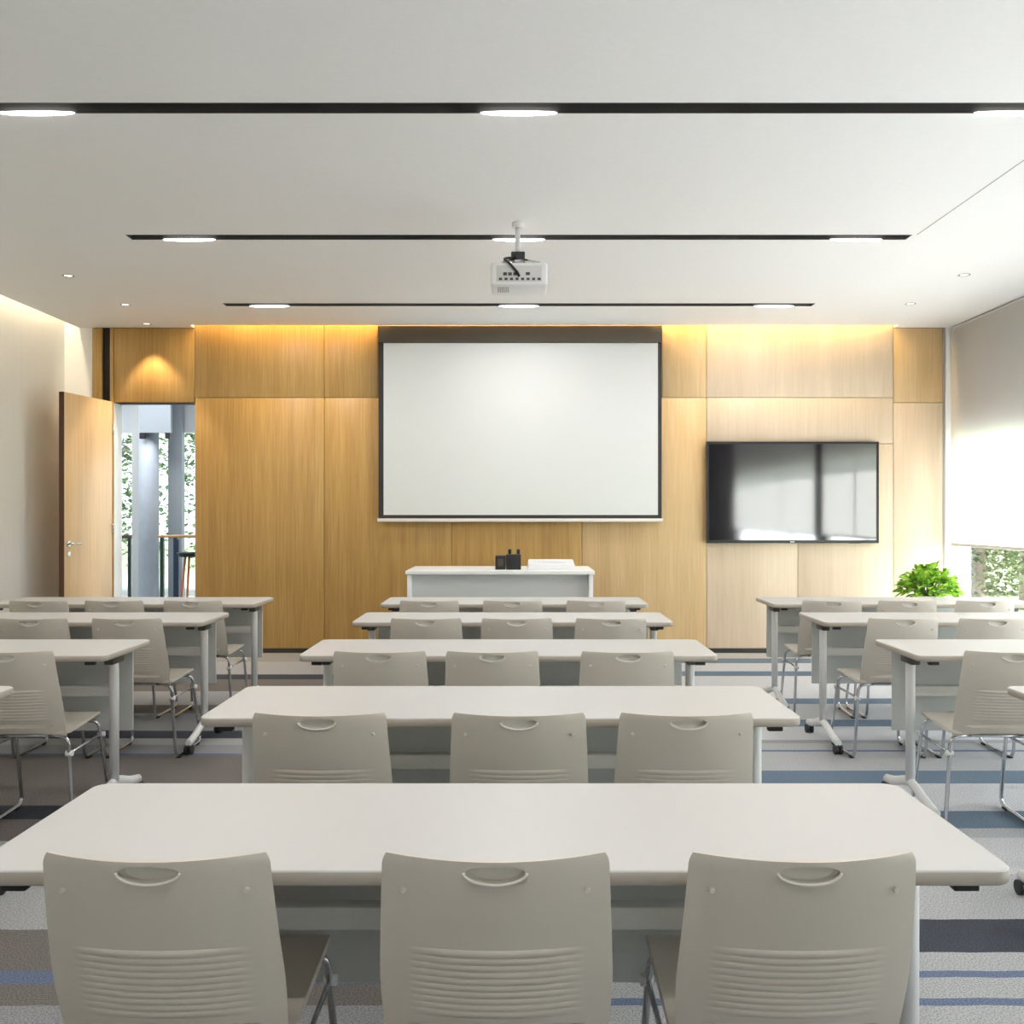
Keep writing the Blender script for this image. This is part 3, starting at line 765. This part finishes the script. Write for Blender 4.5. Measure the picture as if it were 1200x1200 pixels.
rel(bobj('post', (wx(197, YF-.1), wx(213, YF-.1), YF-.1, YF, 0, 3.09), 'steel_grey'), gw)
gw_y = YF-.50
gw = thing('beam_panel', (fx(180), YF-.14, fz(507)), 'grey panel above the round column beyond the doorway', 'panel')
rel(bobj('panel', (wx(163, gw_y), wx(200, gw_y), gw_y, gw_y+.05, wz(507, gw_y), 3.09), 'steel_grey'), gw)
for p_ in (166, 196):
    rel(bobj('bracket', (wx(p_-3, gw_y), wx(p_+3, gw_y), gw_y+.005, gw_y+.045, wz(514, gw_y), wz(507.2, gw_y)), 'black'), gw)
bm = bmesh.new(); cyl(bm, (0, 0, 0), (0, 0, 3.09), .115, seg=32)
co = obj('round_column', bm, 'column', loc=(wx(174.5, YF-.3), YF-.30, 0)); tag(co, 'round pale column seen through the doorway', 'column')
w = bmesh.new()
for a in (-8.8, -7.4, -6.0, -2.6, -1.2): box(w, a, a+.08, YF+.03, YF+.1, 0, fz(507)-.002)
wo = struct(obj('window_3', w, 'white_frame'), 'glazing of the corridor beyond the door')
g = bmesh.new(); box(g, -8.7, -.1, YF+.06, YF+.068, .02, fz(507)-.004); obj('pane', g, 'tinted', wo)
struct(bobj('wall_corridor_inner', (-9, XL-.101, D+.03, D+.18, 0, 3.2), 'pale_panel')); struct(bobj('wall_corridor_right', (-.1, 0, D+.19, YF+.3, 0, 3.1), 'pale_panel')); struct(bobj('wall_corridor_left', (-9.1, -9, D+.19, YF+.3, 0, 3.1), 'pale_panel'))
area('corridor_fill_light', (-4.4, 10.2, 3.05), (0, 0, 0), 2.5, .6, 42, (.92, .96, 1))  # unseen lamp added to lift the dark corridor
# railing
rl_ = thing('railing', (fx(145), YF+.6, 0), 'green metal railing with wooden top rail left of the round column', 'railing')
YR = YF+.6
rel(bobj('top_rail', (-7.5, wx(163, YR), YR-.03, YR+.03, wz(629, YR)-.02, wz(629, YR)+.02), 'rail_wood', r=.006), rl_)
for xx in (wx(138, YR), wx(152, YR), wx(138, YR)-.4, wx(138, YR)-.8, wx(138, YR)-1.2):
    rel(bobj('railing_post', (xx-.02, xx+.02, YR-.015, YR+.015, 0, wz(629, YR)-.021), 'green_rail'), rl_)
# bar table and stool
YB = 10.9
bt = thing('bar_table', (wx(225, YB), YB, 0), 'wood topped high table with dark legs seen through the doorway', 'table')
zt = wz(627, YB)
rel(bobj('table_top', (wx(193, YB), wx(250, YB), YB-.25, YB+.25, zt-.025, zt), 'rail_wood', r=.006), bt)
for xx in (wx(198.5, YB), wx(244, YB)):
    for yy in (YB-.22, YB+.2): rel(bobj('leg', (xx-.02, xx+.02, yy-.02, yy+.02, 0, zt-.026), 'green_rail'), bt)
YO = 10.3
bs = thing('bar_stool', (wx(226, YO), YO, 0), 'black seated bar stool with orange tubular legs by the doorway edge', 'stool')
zs = wz(649, YO)
bm = bmesh.new(); cyl(bm, (0, 0, zs-.03), (0, 0, zs+.015), .14, .17, seg=28); obj('seat', bm, 'black', bs)
for sx_ in (-1, 1):
    for sy_ in (-1, 1):
        bm = bmesh.new(); tube(bm, [(sx_*.06, sy_*.06, zs-.03), (sx_*.13, sy_*.13, 0.01)], .012, seg=8); obj('leg', bm, 'orange', bs)
bm = bmesh.new(); tube(bm, [(.11*math.cos(k*math.pi/12), .11*math.sin(k*math.pi/12), .28) for k in range(24)], .008, seg=8, closed=True); obj('foot_ring', bm, 'orange', bs)
np_ = thing('navy_post', (wx(207, 10.6), 10.6, 0), 'slim navy post between the high table and the stool', 'post')
rel(bobj('shaft', (wx(205, 10.6), wx(210, 10.6), 10.58, 10.62, 0, wz(632, 10.6)), 'navy'), np_)

# ---------------------------------------------------------------- outdoors
pv = bobj('terrace_paving', (-12, 7.0, -12, 22, -.149, -.12), 'concrete'); struct(pv, 'pale paving around the building')
gd = bobj('ground', (-40, 40, -20, 45, -.40, -.15), 'grass'); struct(gd, 'grass outside the building')
def tree(x, y, h, r, seed, label, lm='treeleaf'):
    rn_ = random.Random(seed)
    t = thing('tree', (x, y, -.15), label, 'tree', 'trees outside')
    bm = bmesh.new(); tube(bm, [(0, 0, 0), (.05, .02, h*.4), (0, .05, h*.75)], r*.06+.03, seg=10, fr=.3)
    for k in range(5):
        a = k*1.3; tube(bm, [(0, 0, h*(.35+.07*k)), (r*.6*math.cos(a), r*.6*math.sin(a), h*(.55+.07*k))], .03, seg=6)
    obj('trunk', bm, 'bark', t)
    bm = bmesh.new()
    for k in range(4200):
        v = Vector((rn_.gauss(0, 1), rn_.gauss(0, 1), rn_.gauss(0, 1))).normalized()*(rn_.random()**.4)
        p = Vector((v.x*r, v.y*r, h*.52+v.z*h*.46)); q = Vector((rn_.gauss(0, 1), rn_.gauss(0, 1), rn_.gauss(0, .6))).normalized()
        s = q.cross(Vector((0, 0, 1))).normalized()*rn_.uniform(.03, .06); q = q*rn_.uniform(.07, .13)
        bm.faces.new([bm.verts.new(p-s*.2), bm.verts.new(p+q*.5-s), bm.verts.new(p+q), bm.verts.new(p+q*.5+s)])
    me = bpy.data.meshes.new('foliage'); bm.to_mesh(me); bm.free(); me.materials.append(M[lm])
    f = bpy.data.objects.new('foliage', me); C.objects.link(f); f.parent = t
tree(6.0, 12.3, 3.2, 1.0, 1, 'small tree outside the right window, nearest the corner')
tree(7.9, 14.6, 4.0, 1.5, 2, 'tree outside the right window, farthest back')
tree(7.9, 10.9, 3.4, 1.1, 3, 'tree outside the right window, nearest the camera')
tree(-6.7, 14.6, 4.6, 1.0, 4, 'green tree seen through the doorway left of the round column', 'farleaf')
tree(-5.9, 17.6, 5.2, 1.45, 5, 'green tree seen through the doorway right of the round column', 'farleaf')
tree(-9.2, 16.4, 4.8, 1.3, 6, 'green tree behind the left side of the corridor glazing', 'farleaf')
bm = bmesh.new(); rn_ = random.Random(5)
for k in range(9000):
    p = Vector((rn_.uniform(-2.6, 2.6), rn_.uniform(-.5, .5), rn_.uniform(0, 1.15))); q = Vector((rn_.gauss(0, 1), rn_.gauss(0, 1), rn_.gauss(0, .8))).normalized()
    sd = q.cross(Vector((0, 0, 1))).normalized()*rn_.uniform(.025, .05); q = q*rn_.uniform(.05, .10)
    bm.faces.new([bm.verts.new(p-sd*.2), bm.verts.new(p+q*.5-sd), bm.verts.new(p+q), bm.verts.new(p+q*.5+sd)])
me = bpy.data.meshes.new('hedge'); bm.to_mesh(me); bm.free(); me.materials.append(M['treeleaf'])
hg = bpy.data.objects.new('hedge', me); C.objects.link(hg); hg.location = (9.2, 17.4, -.15); tag(hg, 'low clipped hedge outside the right window behind the trees', 'hedge')

# ---------------------------------------------------------------- light, world, camera
w = bpy.data.worlds.new('World'); bpy.context.scene.world = w; w.use_nodes = True
bg = w.node_tree.nodes['Background']; bg.inputs['Color'].default_value = (.88, .94, 1.0, 1); bg.inputs['Strength'].default_value = 7.0
for i, (a, b) in enumerate(wins):
    o = area('window_portal', (XR+WT+.02, (a+b)/2, (WZ0+WZ1)/2), (0, math.radians(90), 0), WZ1-WZ0, b-a, 1); o.data.cycles.is_portal = True
o = area('corridor_portal', (-4.4, YF+.15, 1.3), (math.radians(-90), 0, 0), 8.6, 2.5, 1); o.data.cycles.is_portal = True
o = area('rear_portal', (1.5, Y0R-.15, 1.9), (math.radians(90), 0, 0), 3.4, 2.0, 1); o.data.cycles.is_portal = True
sn = bpy.data.lights.new('sun', 'SUN'); sn.energy = 27; sn.angle = math.radians(2); sn.color = (1, .97, .92)
so = bpy.data.objects.new('sun', sn); C.objects.link(so)
so.rotation_euler = Vector((-math.cos(math.radians(58)), -.22, -math.sin(math.radians(58)))).to_track_quat('-Z', 'Y').to_euler()
cam = bpy.data.cameras.new('camera'); co = bpy.data.objects.new('camera', cam); C.objects.link(co)
co.location = (0, 0, EYE); co.rotation_euler = (math.radians(90), 0, 0)
cam.sensor_width = 36; cam.lens = 36*F/1200; cam.shift_x = (600-HX)/1200; cam.shift_y = -(600-HY)/1200
cam.clip_start = .05; cam.clip_end = 200
S = bpy.context.scene; S.camera = co
S.view_settings.view_transform = 'Standard'; S.view_settings.look = 'None'; S.view_settings.gamma = 1; S.view_settings.use_curve_mapping = False
S.view_settings.exposure = 0.62
S.cycles.use_denoising = True
S.cycles.max_bounces = 10; S.cycles.diffuse_bounces = 6; S.cycles.transparent_max_bounces = 12
S.cycles.sample_clamp_indirect = 8; S.cycles.caustics_reflective = False; S.cycles.caustics_refractive = False
